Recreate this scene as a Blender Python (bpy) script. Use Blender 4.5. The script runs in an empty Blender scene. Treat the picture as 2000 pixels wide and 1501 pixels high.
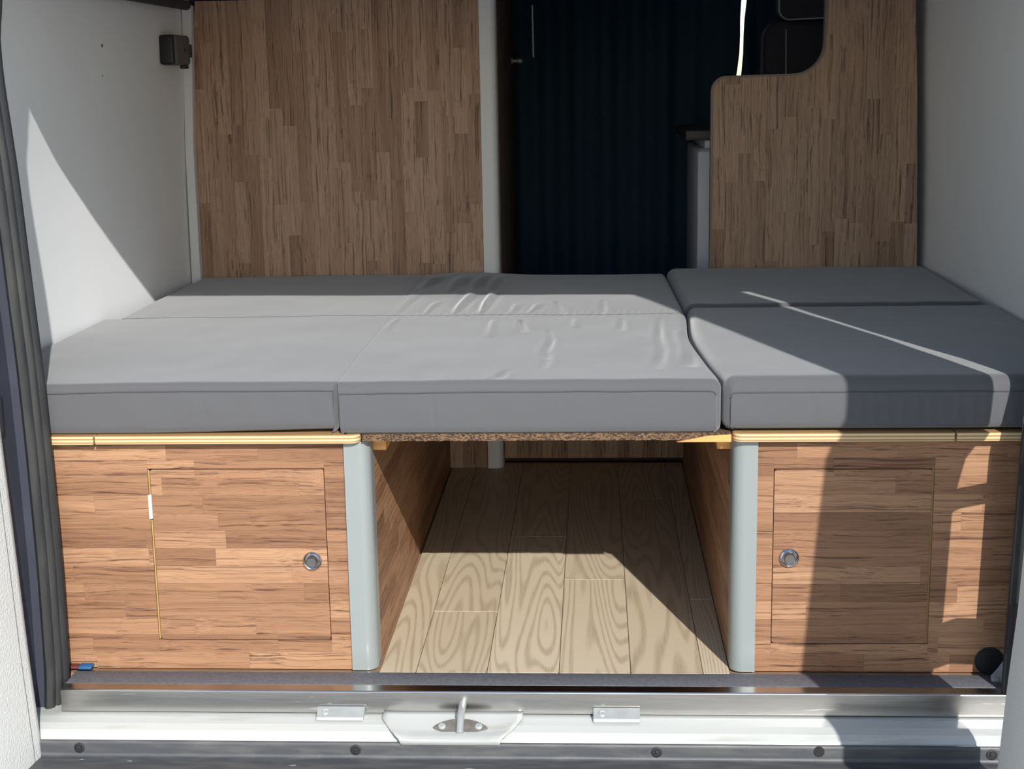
import bpy, bmesh, math, random
from mathutils import Vector, Matrix, noise
random.seed(7)
S = bpy.context.scene
COL = S.collection

# ------------------------------------------------------------------ camera
cam_d = bpy.data.cameras.new('camera'); cam = bpy.data.objects.new('camera', cam_d); COL.objects.link(cam)
S.camera = cam
def solve_camera():
    f = 2876.3
    a = Vector((157, -604.5, f)).normalized()          # world +Y in camera axes (x right, y down, z forward)
    d = Vector((245, 13749.5, f)).normalized()         # world down
    z = -d; z = (z - a * z.dot(a)).normalized(); x = a.cross(z)
    return f, Matrix(((x[0], a[0], z[0]), (x[1], a[1], z[1]), (x[2], a[2], z[2])))
F, RC = solve_camera()
r0, r1, r2 = RC[0], RC[1], RC[2]
m = Matrix((( r0[0], -r1[0], -r2[0]), (r0[1], -r1[1], -r2[1]), (r0[2], -r1[2], -r2[2]))).to_4x4()
m.translation = (0.107, -2.275, 0.962)
cam.matrix_world = m
cam_d.sensor_width = 36; cam_d.lens = F / 2000 * 36
cam_d.clip_start = 0.05; cam_d.clip_end = 200

# ------------------------------------------------------------------ sun, sky, exposure
SUN = Vector((-0.315, 1.0, -0.63)).normalized()
w = bpy.data.worlds.new('sky'); S.world = w; w.use_nodes = True
nt = w.node_tree; sky = nt.nodes.new('ShaderNodeTexSky'); sky.sky_type = 'NISHITA'
sky.sun_disc = False; sky.sun_elevation = math.asin(-SUN.z); sky.sun_rotation = math.atan2(-SUN.x, -SUN.y)
sky.air_density = 1.0; sky.dust_density = 0.6
nt.links.new(sky.outputs[0], nt.nodes['Background'].inputs[0]); nt.nodes['Background'].inputs[1].default_value = 0.15
sl = bpy.data.lights.new('sun', 'SUN'); sl.energy = 4.5; sl.angle = math.radians(0.53); sl.color = (1, 0.98, 0.94)
so = bpy.data.objects.new('sun', sl); COL.objects.link(so); so.rotation_euler = SUN.to_track_quat('-Z', 'Y').to_euler()
so.location = (1.2, -4, 3)
vs = S.view_settings; vs.view_transform = 'Standard'; vs.look = 'None'; vs.gamma = 1; vs.use_curve_mapping = False
vs.exposure = 0.40
try:
    S.cycles.max_bounces = 16; S.cycles.diffuse_bounces = 10
except Exception: pass

# ------------------------------------------------------------------ helpers
def lin(r, g, b):
    f = lambda c: (c / 255 / 12.92) if c / 255 <= 0.04045 else ((c / 255 + 0.055) / 1.055) ** 2.4
    return (f(r), f(g), f(b), 1)
MATS = {}
def mat(name, col, rough=0.6, metal=0.0, spec=0.5, bump=None, var=None, sheen=0, **kw):
    """plain material; var=(scale, amount, colour2) mottles, bump=(scale, strength, distance)"""
    m = bpy.data.materials.new(name); m.use_nodes = True; MATS[name] = m
    n = m.node_tree.nodes; l = m.node_tree.links; b = n['Principled BSDF']
    b.inputs['Base Color'].default_value = col if len(col) == 4 else (*col, 1)
    b.inputs['Roughness'].default_value = rough; b.inputs['Metallic'].default_value = metal
    b.inputs['Specular IOR Level'].default_value = spec
    if sheen: b.inputs['Sheen Weight'].default_value = sheen; b.inputs['Sheen Roughness'].default_value = 0.5
    tc = n.new('ShaderNodeTexCoord')
    if var:
        t = n.new('ShaderNodeTexNoise'); t.inputs['Scale'].default_value = var[0]; t.inputs['Detail'].default_value = 6
        mp = n.new('ShaderNodeMapping'); l.new(tc.outputs['Object'], mp.inputs[0]); l.new(mp.outputs[0], t.inputs[0])
        if len(var) > 3: mp.inputs['Scale'].default_value = var[3]
        r = n.new('ShaderNodeValToRGB'); lo, hi = (var[4] if len(var) > 4 else (0.35, 0.65))
        r.color_ramp.elements[0].position = lo; r.color_ramp.elements[1].position = hi
        l.new(t.outputs[0], r.inputs[0])
        mx = n.new('ShaderNodeMix'); mx.data_type = 'RGBA'
        mu = n.new('ShaderNodeMath'); mu.operation = 'MULTIPLY'; mu.inputs[1].default_value = var[1]
        l.new(r.outputs[0], mu.inputs[0]); l.new(mu.outputs[0], mx.inputs[0])
        mx.inputs[6].default_value = b.inputs['Base Color'].default_value; mx.inputs[7].default_value = var[2]
        l.new(mx.outputs[2], b.inputs['Base Color'])
    if bump:
        t = n.new('ShaderNodeTexNoise'); t.inputs['Scale'].default_value = bump[0]; t.inputs['Detail'].default_value = 4
        l.new(tc.outputs['Object'], t.inputs[0])
        if len(bump) > 3:
            mp = n.new('ShaderNodeMapping'); mp.inputs['Scale'].default_value = bump[3]
            l.new(tc.outputs['Object'], mp.inputs[0]); l.new(mp.outputs[0], t.inputs[0])
        bp = n.new('ShaderNodeBump'); bp.inputs['Strength'].default_value = bump[1]; bp.inputs['Distance'].default_value = bump[2]
        l.new(t.outputs[0], bp.inputs['Height']); l.new(bp.outputs[0], b.inputs['Normal'])
    return m

def wood(name, axis, tones, dark, along=4.0, across=95.0, rough=0.5, streak=0.55):
    """wood-print laminate: each stave takes a tone and a grain offset of its own"""
    m = bpy.data.materials.new(name); m.use_nodes = True; MATS[name] = m
    n = m.node_tree.nodes; l = m.node_tree.links; b = n['Principled BSDF']
    b.inputs['Roughness'].default_value = rough; b.inputs['Specular IOR Level'].default_value = 0.25
    tc = n.new('ShaderNodeTexCoord'); oi = n.new('ShaderNodeObjectInfo')
    off = n.new('ShaderNodeVectorMath'); off.operation = 'SCALE'; off.inputs[0].default_value = (37.0, 53.0, 71.0)
    l.new(oi.outputs['Random'], off.inputs['Scale'])
    add = n.new('ShaderNodeVectorMath'); l.new(tc.outputs['Object'], add.inputs[0]); l.new(off.outputs[0], add.inputs[1])
    # low-frequency waviness of the grain
    wv = n.new('ShaderNodeTexNoise'); wv.inputs['Scale'].default_value = 9; wv.inputs['Detail'].default_value = 1
    l.new(add.outputs[0], wv.inputs[0])
    ws = n.new('ShaderNodeVectorMath'); ws.operation = 'SCALE'; ws.inputs['Scale'].default_value = 0.012
    l.new(wv.outputs['Color'], ws.inputs[0])
    ad2 = n.new('ShaderNodeVectorMath'); l.new(add.outputs[0], ad2.inputs[0]); l.new(ws.outputs[0], ad2.inputs[1])
    def streaks(al, ac, detail):
        mp = n.new('ShaderNodeMapping'); sc = [ac, ac, ac]; sc[axis] = al; mp.inputs['Scale'].default_value = sc
        l.new(ad2.outputs[0], mp.inputs[0])
        t = n.new('ShaderNodeTexNoise'); t.inputs['Scale'].default_value = 1; t.inputs['Detail'].default_value = detail
        t.inputs['Roughness'].default_value = 0.65
        l.new(mp.outputs[0], t.inputs[0]); return t
    t1 = streaks(along, across, 5); t2 = streaks(along * 2.2, across * 4.5, 3); t3 = streaks(along * 0.8, across * 0.28, 2)
    tr = n.new('ShaderNodeValToRGB'); e = tr.color_ramp.elements; tr.color_ramp.interpolation = 'LINEAR'
    e[0].position = 0; e[0].color = tones[0]; e[1].position = 1; e[1].color = tones[-1]
    for i in range(1, len(tones) - 1):
        x = e.new(i / (len(tones) - 1)); x.color = tones[i]
    ad3 = n.new('ShaderNodeMath'); ad3.operation = 'MULTIPLY_ADD'; ad3.inputs[1].default_value = 0.9; 
    l.new(t3.outputs[0], ad3.inputs[0])
    rs = n.new('ShaderNodeMath'); rs.operation = 'MULTIPLY_ADD'; rs.inputs[1].default_value = 0.8; rs.inputs[2].default_value = -0.35
    l.new(oi.outputs['Random'], rs.inputs[0]); l.new(rs.outputs[0], ad3.inputs[2]); l.new(ad3.outputs[0], tr.inputs[0])
    r1_ = n.new('ShaderNodeValToRGB'); r1_.color_ramp.elements[0].position = 0.52; r1_.color_ramp.elements[1].position = 0.70
    l.new(t1.outputs[0], r1_.inputs[0])
    r2_ = n.new('ShaderNodeValToRGB'); r2_.color_ramp.elements[0].position = 0.45; r2_.color_ramp.elements[1].position = 0.75
    l.new(t2.outputs[0], r2_.inputs[0])
    mx = n.new('ShaderNodeMath'); mx.operation = 'MULTIPLY_ADD'; mx.inputs[1].default_value = 0.6
    l.new(r2_.outputs[0], mx.inputs[0]); l.new(r1_.outputs[0], mx.inputs[2])
    sm = n.new('ShaderNodeMath'); sm.operation = 'MULTIPLY'; sm.inputs[1].default_value = streak; sm.use_clamp = True
    l.new(mx.outputs[0], sm.inputs[0])
    mc = n.new('ShaderNodeMix'); mc.data_type = 'RGBA'; l.new(sm.outputs[0], mc.inputs[0]); l.new(tr.outputs[0], mc.inputs[6])
    mc.inputs[7].default_value = dark
    l.new(mc.outputs[2], b.inputs['Base Color'])
    bp = n.new('ShaderNodeBump'); bp.inputs['Strength'].default_value = 0.25; bp.inputs['Distance'].default_value = 0.0006; bp.invert = True
    l.new(mx.outputs[0], bp.inputs['Height']); l.new(bp.outputs[0], b.inputs['Normal'])
    return m

def plank_mat(name):
    """ash-look vinyl: cathedral rings, per-plank offset"""
    m = bpy.data.materials.new(name); m.use_nodes = True; MATS[name] = m
    n = m.node_tree.nodes; l = m.node_tree.links; b = n['Principled BSDF']
    b.inputs['Roughness'].default_value = 0.45; b.inputs['Specular IOR Level'].default_value = 0.35
    tc = n.new('ShaderNodeTexCoord'); oi = n.new('ShaderNodeObjectInfo')
    off = n.new('ShaderNodeVectorMath'); off.operation = 'SCALE'; off.inputs[0].default_value = (11.0, 29.0, 7.0)
    l.new(oi.outputs['Random'], off.inputs['Scale'])
    add = n.new('ShaderNodeVectorMath'); l.new(tc.outputs['Object'], add.inputs[0]); l.new(off.outputs[0], add.inputs[1])
    mp = n.new('ShaderNodeMapping'); mp.inputs['Scale'].default_value = (6.5, 0.5, 1); l.new(add.outputs[0], mp.inputs[0])
    t = n.new('ShaderNodeTexNoise'); t.inputs['Scale'].default_value = 1; t.inputs['Detail'].default_value = 2.0; t.inputs['Roughness'].default_value = 0.4
    l.new(mp.outputs[0], t.inputs[0])
    k = n.new('ShaderNodeMath'); k.operation = 'MULTIPLY'; k.inputs[1].default_value = 300; l.new(t.outputs[0], k.inputs[0])
    s = n.new('ShaderNodeMath'); s.operation = 'SINE'; l.new(k.outputs[0], s.inputs[0])
    r = n.new('ShaderNodeValToRGB'); r.color_ramp.elements[0].position = 0.45; r.color_ramp.elements[1].position = 1.0
    h = n.new('ShaderNodeMath'); h.operation = 'MULTIPLY_ADD'; h.inputs[1].default_value = 0.5; h.inputs[2].default_value = 0.5
    l.new(s.outputs[0], h.inputs[0]); l.new(h.outputs[0], r.inputs[0])
    mp2 = n.new('ShaderNodeMapping'); mp2.inputs['Scale'].default_value = (420, 14, 1); l.new(add.outputs[0], mp2.inputs[0])
    t2 = n.new('ShaderNodeTexNoise'); t2.inputs['Scale'].default_value = 1; t2.inputs['Detail'].default_value = 3; l.new(mp2.outputs[0], t2.inputs[0])
    mu = n.new('ShaderNodeMath'); mu.operation = 'MULTIPLY'; l.new(r.outputs[0], mu.inputs[0]); l.new(t2.outputs[0], mu.inputs[1])
    tone = n.new('ShaderNodeMix'); tone.data_type = 'RGBA'; l.new(oi.outputs['Random'], tone.inputs[0])
    tone.inputs[6].default_value = lin(196, 181, 156); tone.inputs[7].default_value = lin(184, 168, 142)
    mc = n.new('ShaderNodeMix'); mc.data_type = 'RGBA'; l.new(tone.outputs[2], mc.inputs[6]); mc.inputs[7].default_value = lin(136, 118, 96)
    g = n.new('ShaderNodeMath'); g.operation = 'MULTIPLY'; g.inputs[1].default_value = 0.85; l.new(mu.outputs[0], g.inputs[0]); l.new(g.outputs[0], mc.inputs[0])
    l.new(mc.outputs[2], b.inputs['Base Color'])
    return m

def ply_mat(name):
    m = bpy.data.materials.new(name); m.use_nodes = True; MATS[name] = m
    n = m.node_tree.nodes; l = m.node_tree.links; b = n['Principled BSDF']; b.inputs['Roughness'].default_value = 0.6
    tc = n.new('ShaderNodeTexCoord'); sx = n.new('ShaderNodeSeparateXYZ'); l.new(tc.outputs['Object'], sx.inputs[0])
    k = n.new('ShaderNodeMath'); k.operation = 'MULTIPLY_ADD'; k.inputs[1].default_value = 1 / 0.0056; k.inputs[2].default_value = 0.1; l.new(sx.outputs[2], k.inputs[0])
    fr = n.new('ShaderNodeMath'); fr.operation = 'FRACT'; l.new(k.outputs[0], fr.inputs[0])
    r = n.new('ShaderNodeValToRGB'); e = r.color_ramp.elements
    e[0].position = 0.42; e[0].color = lin(206, 184, 142); e[1].position = 0.5; e[1].color = lin(152, 118, 76); 
    x = e.new(0.9); x.color = lin(164, 130, 86); x = e.new(0.97); x.color = lin(208, 186, 146)
    l.new(fr.outputs[0], r.inputs[0])
    t = n.new('ShaderNodeTexNoise'); t.inputs['Scale'].default_value = 1; mp = n.new('ShaderNodeMapping'); mp.inputs['Scale'].default_value = (12, 60, 350)
    l.new(tc.outputs['Object'], mp.inputs[0]); l.new(mp.outputs[0], t.inputs[0])
    mx = n.new('ShaderNodeMix'); mx.data_type = 'RGBA'; mx.blend_type = 'MULTIPLY'; mx.inputs[0].default_value = 0.45
    l.new(r.outputs[0], mx.inputs[6]); rr = n.new('ShaderNodeValToRGB'); rr.color_ramp.elements[0].color = (0.75, 0.66, 0.56, 1); rr.color_ramp.elements[1].position = 0.6
    l.new(t.outputs[0], rr.inputs[0]); l.new(rr.outputs[0], mx.inputs[7]); l.new(mx.outputs[2], b.inputs['Base Color'])
    return m

def finish(o, parent=None):
    COL.objects.link(o)
    if parent is not None:
        o.parent = parent
        L = Vector(parent.location) if parent.type == 'EMPTY' else Vector((0, 0, 0))     # parts are drawn in world coordinates
        o.matrix_parent_inverse = Matrix.Translation(-L)
    return o
def mesh(name, verts, faces, mt, parent=None, smooth=False, angle=None):
    me = bpy.data.meshes.new(name); me.from_pydata([tuple(v) for v in verts], [], faces); me.update()
    bm = bmesh.new(); bm.from_mesh(me); bmesh.ops.recalc_face_normals(bm, faces=bm.faces); bm.to_mesh(me); bm.free()
    return from_me(name, me, mt, parent, smooth, angle)
def from_me(name, me, mt, parent, smooth=False, angle=None):
    me.materials.append(MATS[mt])
    if smooth:
        me.shade_smooth()
        if angle: me.set_sharp_from_angle(angle=math.radians(angle))
    return finish(bpy.data.objects.new(name, me), parent)
def from_bm(name, bm, mt, parent=None, smooth=False, angle=None):
    bmesh.ops.recalc_face_normals(bm, faces=bm.faces)
    me = bpy.data.meshes.new(name); bm.to_mesh(me); bm.free()
    return from_me(name, me, mt, parent, smooth, angle)
def bbox(bm, x0, x1, y0, y1, z0, z1, bevel=0, seg=2):
    g = bmesh.ops.create_cube(bm, size=1); vs_ = g['verts']
    for v in vs_: v.co = Vector((x0 + (v.co.x + .5) * (x1 - x0), y0 + (v.co.y + .5) * (y1 - y0), z0 + (v.co.z + .5) * (z1 - z0)))
    if bevel:
        es = list({e for v in vs_ for e in v.link_edges})
        bmesh.ops.bevel(bm, geom=es, offset=bevel, segments=seg, affect='EDGES', profile=0.5)
def box(name, x0, x1, y0, y1, z0, z1, mt, parent=None, bevel=0, seg=2):
    bm = bmesh.new(); bbox(bm, x0, x1, y0, y1, z0, z1, bevel, seg)
    return from_bm(name, bm, mt, parent, bevel > 0, 40)
def slab(name, poly, plane, d0, d1, mt, parent=None, chamfer=0.0, bevel=0.0, smooth=False):
    """polygon in a plane ('xz','yz','xy') extruded from depth d0 to d1; chamfer on the d0 side"""
    def P(u, v, d): return {'xz': (u, d, v), 'yz': (d, u, v), 'xy': (u, v, d)}[plane]
    n = len(poly); cx = sum(p[0] for p in poly) / n; cy = sum(p[1] for p in poly) / n
    verts = []; sg = 1 if d1 > d0 else -1
    if chamfer:
        area = sum(poly[i][0] * poly[(i + 1) % n][1] - poly[(i + 1) % n][0] * poly[i][1] for i in range(n))
        s = 1 if area > 0 else -1; ins = []
        for i in range(n):
            a, b, c = Vector(poly[i - 1]), Vector(poly[i]), Vector(poly[(i + 1) % n])
            e1 = (b - a); e2 = (c - b)
            if e1.length < 1e-7 or e2.length < 1e-7: ins.append(b); continue
            e1.normalize(); e2.normalize(); n1 = Vector((-e1.y, e1.x)) * s; n2 = Vector((-e2.y, e2.x)) * s
            h = n1 + n2; h = h / max(0.3, h.dot(n1)) if h.length > 1e-6 else n1
            ins.append(b + h * chamfer)
        verts += [P(p[0], p[1], d0) for p in ins]; verts += [P(p[0], p[1], d0 + sg * chamfer) for p in poly]; verts += [P(p[0], p[1], d1) for p in poly]
        rings = 3
    else:
        verts += [P(p[0], p[1], d0) for p in poly] + [P(p[0], p[1], d1) for p in poly]; rings = 2
    faces = [list(range(n)), [i + n * (rings - 1) for i in range(n)][::-1]]
    for r in range(rings - 1):
        for i in range(n): j = (i + 1) % n; faces.append([r * n + i, r * n + j, (r + 1) * n + j, (r + 1) * n + i])
    o = mesh(name, verts, faces, mt, parent, smooth, 35)
    if bevel:
        b = o.modifiers.new('bevel', 'BEVEL'); b.width = bevel; b.segments = 3; b.limit_method = 'ANGLE'
    return o
def sweep(bm, pts, prof, closed_prof=True, up=Vector((0, 1, 0)), cap=True):
    """sweep profile [(a,b)] along pts; a along side vector, b along 'up' made square to the path"""
    rings = []; P = [Vector(p) for p in pts]
    for i, p in enumerate(P):
        t = (P[min(i + 1, len(P) - 1)] - P[max(i - 1, 0)]).normalized()
        u = (up - t * up.dot(t)).normalized(); s = t.cross(u)
        rings.append([bm.verts.new(p + s * a + u * b) for a, b in prof])
    n = len(prof)
    for i in range(len(rings) - 1):
        for j in range(n if closed_prof else n - 1):
            k = (j + 1) % n
            bm.faces.new((rings[i][j], rings[i][k], rings[i + 1][k], rings[i + 1][j]))
    if cap and closed_prof: bm.faces.new(rings[0][::-1]); bm.faces.new(rings[-1])
def circ(r, n=10): return [(r * math.cos(i * 2 * math.pi / n), r * math.sin(i * 2 * math.pi / n)) for i in range(n)]
def tube(name, pts, r, mt, parent=None, n=10, up=(0, 1, 0.01)):
    bm = bmesh.new(); sweep(bm, pts, circ(r, n), up=Vector(up).normalized()); return from_bm(name, bm, mt, parent, True, 50)
def lathe(name, c, axis, prof, mt, parent=None, n=40):
    """profile [(radius, height)] about axis through c"""
    ax = Vector(axis).normalized(); q = Vector((0, 0, 1)).rotation_difference(ax); verts = []; faces = []
    for r, h in prof:
        for i in range(n):
            a = 2 * math.pi * i / n; verts.append(Vector(c) + q @ Vector((r * math.cos(a), r * math.sin(a), h)))
    for k in range(len(prof) - 1):
        for i in range(n): j = (i + 1) % n; faces.append([k * n + i, k * n + j, (k + 1) * n + j, (k + 1) * n + i])
    faces.append(list(range(n))[::-1]); faces.append([(len(prof) - 1) * n + i for i in range(n)])
    return mesh(name, verts, faces, mt, parent, True, 35)
def arc(cx, cy, r, a0, a1, n=8): return [(cx + r * math.cos(math.radians(a0 + (a1 - a0) * i / n)), cy + r * math.sin(math.radians(a0 + (a1 - a0) * i / n))) for i in range(n + 1)]
def rrect(x0, x1, z0, z1, r, n=5):
    return arc(x1 - r, z1 - r, r, 0, 90, n) + arc(x0 + r, z1 - r, r, 90, 180, n) + arc(x0 + r, z0 + r, r, 180, 270, n) + arc(x1 - r, z0 + r, r, 270, 360, n)
def empty(name, loc):
    o = bpy.data.objects.new(name, None); o.location = loc; o.empty_display_size = 0.05; COL.objects.link(o); return o
def tag(o, label=None, cat=None, group=None, kind=None):
    if label: o['label'] = label
    if cat: o['category'] = cat
    if group: o['group'] = group
    if kind: o['kind'] = kind
    return o
def lerp_tab(tab, z):
    if z <= tab[0][0]: return tab[0][1]
    for (a, xa), (b, xb) in zip(tab, tab[1:]):
        if z <= b: return xa + (xb - xa) * (z - a) / (b - a)
    return tab[-1][1]
def clip(poly, x0, x1, y0, y1):
    def cut(ps, f, inter):
        out = []
        for i in range(len(ps)):
            a, b = ps[i - 1], ps[i]
            if f(b):
                if not f(a): out.append(inter(a, b))
                out.append(b)
            elif f(a): out.append(inter(a, b))
        return out
    def ix(x): return lambda a, b: (x, a[1] + (b[1] - a[1]) * (x - a[0]) / (b[0] - a[0]))
    def iy(y): return lambda a, b: (a[0] + (b[0] - a[0]) * (y - a[1]) / (b[1] - a[1]), y)
    for f, g in ((lambda p: p[0] >= x0, ix(x0)), (lambda p: p[0] <= x1, ix(x1)), (lambda p: p[1] >= y0, iy(y0)), (lambda p: p[1] <= y1, iy(y1))):
        if poly: poly = cut(poly, f, g)
    out = []
    for p in poly:
        if not out or (Vector(p) - Vector(out[-1])).length > 1e-5: out.append(p)
    if len(out) > 2 and (Vector(out[0]) - Vector(out[-1])).length < 1e-5: out.pop()
    return out
def staves(u0, u1, v0, v1, wid, lmin, lmax, along_u, rng):
    """staggered stave rectangles filling u0..u1 x v0..v1"""
    A0, A1, B0, B1 = (u0, u1, v0, v1) if along_u else (v0, v1, u0, u1)
    n = max(1, round((B1 - B0) / wid)); res = []
    for i in range(n):
        b0 = B0 + (B1 - B0) * i / n; b1 = B0 + (B1 - B0) * (i + 1) / n
        a = A0 - rng.uniform(0, lmax * 0.8)
        while a < A1 - 0.02:
            L = rng.uniform(lmin, lmax); e = a + L
            if A1 - e < 0.04: e = A1
            s = max(a, A0)
            if e > A0 + 0.03: res.append((s, min(e, A1), b0, b1) if along_u else (b0, b1, s, min(e, A1)))
            elif e > A0: e = a = A0; continue
            a = e
    return res

# ------------------------------------------------------------------ materials
T = [lin(122, 88, 66), lin(140, 103, 77), lin(153, 115, 87), lin(168, 130, 99)]
DK = lin(72, 47, 36)
wood('laminate_x', 0, T, DK, along=2.6, across=230, streak=0.9); wood('laminate_y', 1, T, DK, along=2.6, across=230, streak=0.9)
T_LIFTED = [lin(150, 120, 99), lin(171, 140, 117), lin(188, 157, 132), lin(175, 148, 127)]  # same laminate, tones lifted in place of light on partitions and riser
wood('laminate_z_lifted', 2, T_LIFTED, lin(84, 62, 51), along=2.6, across=230, streak=0.9)
plank_mat('vinyl_plank'); ply_mat('plywood')
mat('fabric', lin(85, 85, 87), 0.95, spec=0.1, sheen=0.39, bump=(900, 0.12, 0.0008), var=(3, 0.25, lin(81, 82, 86)))
mat('fabric_seam', lin(76, 76, 81), 0.95, spec=0.1)
mat('wall_vinyl', lin(238, 240, 241), 0.75, spec=0.2, bump=(260, 0.08, 0.0006), var=(2.5, 0.3, lin(233, 236, 238)))
mat('door_trim', lin(214, 216, 213), 0.7, spec=0.25, bump=(260, 0.6, 0.002))
mat('pvc_white', lin(214, 216, 216), 0.5)
mat('post_grey', lin(136, 142, 141), 0.36, metal=0.15, spec=0.5)
mat('alu', lin(190, 188, 184), 0.22, metal=1.0, bump=(5, 0.05, 0.002, (3, 1, 30)), var=(7, 0.35, lin(160, 158, 154), (2, 1, 18)))
mat('antislip', lin(82, 82, 88), 0.7, var=(160, 0.5, lin(105, 105, 110)), bump=(700, 0.3, 0.0006))
mat('white_paint', lin(178, 180, 177), 0.28, var=(6, 0.55, lin(140, 136, 122), (1.2, 8, 8), (0.56, 0.80)), bump=(40, 0.12, 0.001))
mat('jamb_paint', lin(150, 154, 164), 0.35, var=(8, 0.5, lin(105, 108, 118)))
mat('rubber', lin(34, 35, 38), 0.7, var=(14, 0.6, lin(62, 62, 58), (3, 3, 0.6), (0.45, 0.7)))
mat('bumper_plastic', lin(64, 66, 70), 0.5, var=(60, 0.35, lin(118, 116, 108), (0.25, 1.5, 1.5), (0.42, 0.78)), bump=(120, 0.25, 0.001))
mat('black', lin(18, 18, 20), 0.6)
def add_chips(name, col, scale, stretch, lo):
    m = MATS[name]; n = m.node_tree.nodes; l = m.node_tree.links; b = n['Principled BSDF']; src = b.inputs['Base Color'].links[0].from_socket
    tc = n.new('ShaderNodeTexCoord'); mp = n.new('ShaderNodeMapping'); mp.inputs['Scale'].default_value = stretch; mp.inputs['Location'].default_value = (3.3, 1.7, 0.4)
    t = n.new('ShaderNodeTexNoise'); t.inputs['Scale'].default_value = scale; t.inputs['Detail'].default_value = 5
    l.new(tc.outputs['Object'], mp.inputs[0]); l.new(mp.outputs[0], t.inputs[0])
    r = n.new('ShaderNodeValToRGB'); r.color_ramp.elements[0].position = lo; r.color_ramp.elements[1].position = lo + 0.02; l.new(t.outputs[0], r.inputs[0])
    mx = n.new('ShaderNodeMix'); mx.data_type = 'RGBA'; l.new(r.outputs[0], mx.inputs[0]); l.new(src, mx.inputs[6]); mx.inputs[7].default_value = col
    l.new(mx.outputs[2], b.inputs['Base Color'])
add_chips('bumper_plastic', lin(205, 208, 208), 22, (0.6, 2.5, 2.5), 0.70)
add_chips('white_paint', lin(128, 92, 62), 14, (0.5, 2, 2), 0.69)
add_chips('alu', lin(225, 225, 222), 30, (0.25, 3, 3), 0.68)
mat('dark_metal', lin(96, 94, 92), 0.45, metal=0.7, var=(60, 0.4, lin(120, 108, 98)))
mat('steel', lin(120, 117, 112), 0.5, metal=0.5, var=(70, 0.6, lin(92, 80, 70)))
mat('jamb_shaded', lin(58, 61, 72), 0.45, var=(8, 0.5, lin(44, 46, 56)))  # jamb paint darkened to carry the shade beside the left door
mat('zinc', lin(176, 180, 180), 0.42, metal=0.45, var=(40, 0.4, lin(150, 152, 150)))
mat('chrome', lin(205, 205, 208), 0.06, metal=1.0)
mat('chrome_dark_reflection', lin(150, 148, 144), 0.16, metal=1.0)  # dark reflection on the lock button put into the chrome colour
mat('brass_edge', lin(178, 148, 88), 0.6)
mat('core', lin(140, 108, 80), 0.8)
mat('particle', lin(112, 86, 62), 0.9, var=(420, 1.0, lin(48, 33, 24), (0.55, 1, 1.2), (0.42, 0.58)), bump=(420, 0.8, 0.002, (0.55, 1, 1.2)))
mat('cleat_wood', lin(214, 156, 92), 0.6, var=(14, 0.5, lin(186, 124, 66), (0.6, 8, 8)))
mat('edge_band', lin(122, 112, 102), 0.5)
mat('ceiling_panel', lin(235, 235, 233), 0.8)
mat('dark_trim', lin(48, 48, 52), 0.6)
mat('curtain', lin(50, 72, 92), 0.95, spec=0.05)
mat('cab_dark', lin(60, 56, 58), 0.85, spec=0.1)
mat('closet_side', lin(92, 76, 68), 0.6, spec=0.15)
mat('seat_leather', lin(66, 66, 78), 0.6, spec=0.2)
mat('seat_piping', lin(200, 204, 212), 0.6)
mat('fridge_white', lin(212, 212, 224), 0.4)
mat('worktop_dark', lin(62, 52, 56), 0.5)
mat('plastic_grey', lin(92, 93, 94), 0.5)
mat('plastic_black', lin(28, 29, 32), 0.5)
mat('strap_grey', lin(150, 150, 148), 0.6)
mat('blue_cloth', lin(34, 82, 128), 0.7, bump=(300, 0.4, 0.001)); mat('red_cloth', lin(96, 36, 34), 0.7)
mat('pale_concrete', lin(186, 184, 179), 0.95, var=(4, 0.5, lin(170, 168, 163)), bump=(60, 0.4, 0.01))  # unseen ground, made pale to bounce light into the van

# ------------------------------------------------------------------ setting
GZ = -0.62
g = box('ground', -30, 30, -40, 30, GZ - 0.1, GZ, 'pale_concrete'); tag(g, kind='structure')

LW = [(-0.06, -0.912), (0.45, -0.912), (0.70, -0.901), (1.0, -0.890), (1.30, -0.882), (2.75, -0.882)]
def wall_lean(y, z):
    return lerp_tab([(0.58, 0), (0.70, 0.008), (0.80, 0.018), (0.88, 0.030), (0.95, 0.041), (1.05, 0.050), (1.30, 0.060)], z) * (1 - 0.68 * min(1, max(0, (y - 0.25) / 0.9)))
def side_wall(name, tab, sgn):
    verts = []; faces = []; ys = [-0.06, 0.1, 0.25, 0.45, 0.6, 0.8, 1.0, 1.2, 1.34, 1.8, 2.75]; zs = [-0.05, 0.3, 0.5, 0.6, 0.7, 0.75, 0.8, 0.85, 0.9, 0.95, 1.0, 1.05, 1.1, 1.25]
    for th in (0, 0.03):
        for y in ys:
            for z in zs:
                lean = wall_lean(y, z)
                verts.append((sgn * (-lerp_tab(tab, y) - lean + th), y, z))
    nz = len(zs); N = nz * len(ys)
    for i in range(len(ys) - 1):
        for j in range(nz - 1):
            a = i * nz + j; q = [a, a + nz, a + nz + 1, a + 1]; faces.append(q); faces.append([k + N for k in q][::-1])
    ny = len(ys)
    for i in range(ny - 1):
        for j in (0, nz - 1): a = i * nz + j; faces.append([a, a + nz, a + nz + N, a + N])
    for j in range(nz - 1):
        for i in (0, ny - 1): a = i * nz + j; faces.append([a, a + 1, a + 1 + N, a + N])
    return tag(mesh(name, verts, faces, 'wall_vinyl', None, True, 40), kind='structure')
side_wall('wall_left', LW, -1)
RW = [(-0.06, -0.93), (0.58, -0.928), (1.36, -0.902), (2.75, -0.90)]
side_wall('wall_right', RW, 1)
tag(slab('ceiling', [(-0.02, 1.155), (1.345, 1.155), (1.345, 1.225), (2.75, 1.225), (2.75, 1.245), (-0.02, 1.245)], 'yz', -0.93, 0.95, 'ceiling_panel'), kind='structure')

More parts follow.
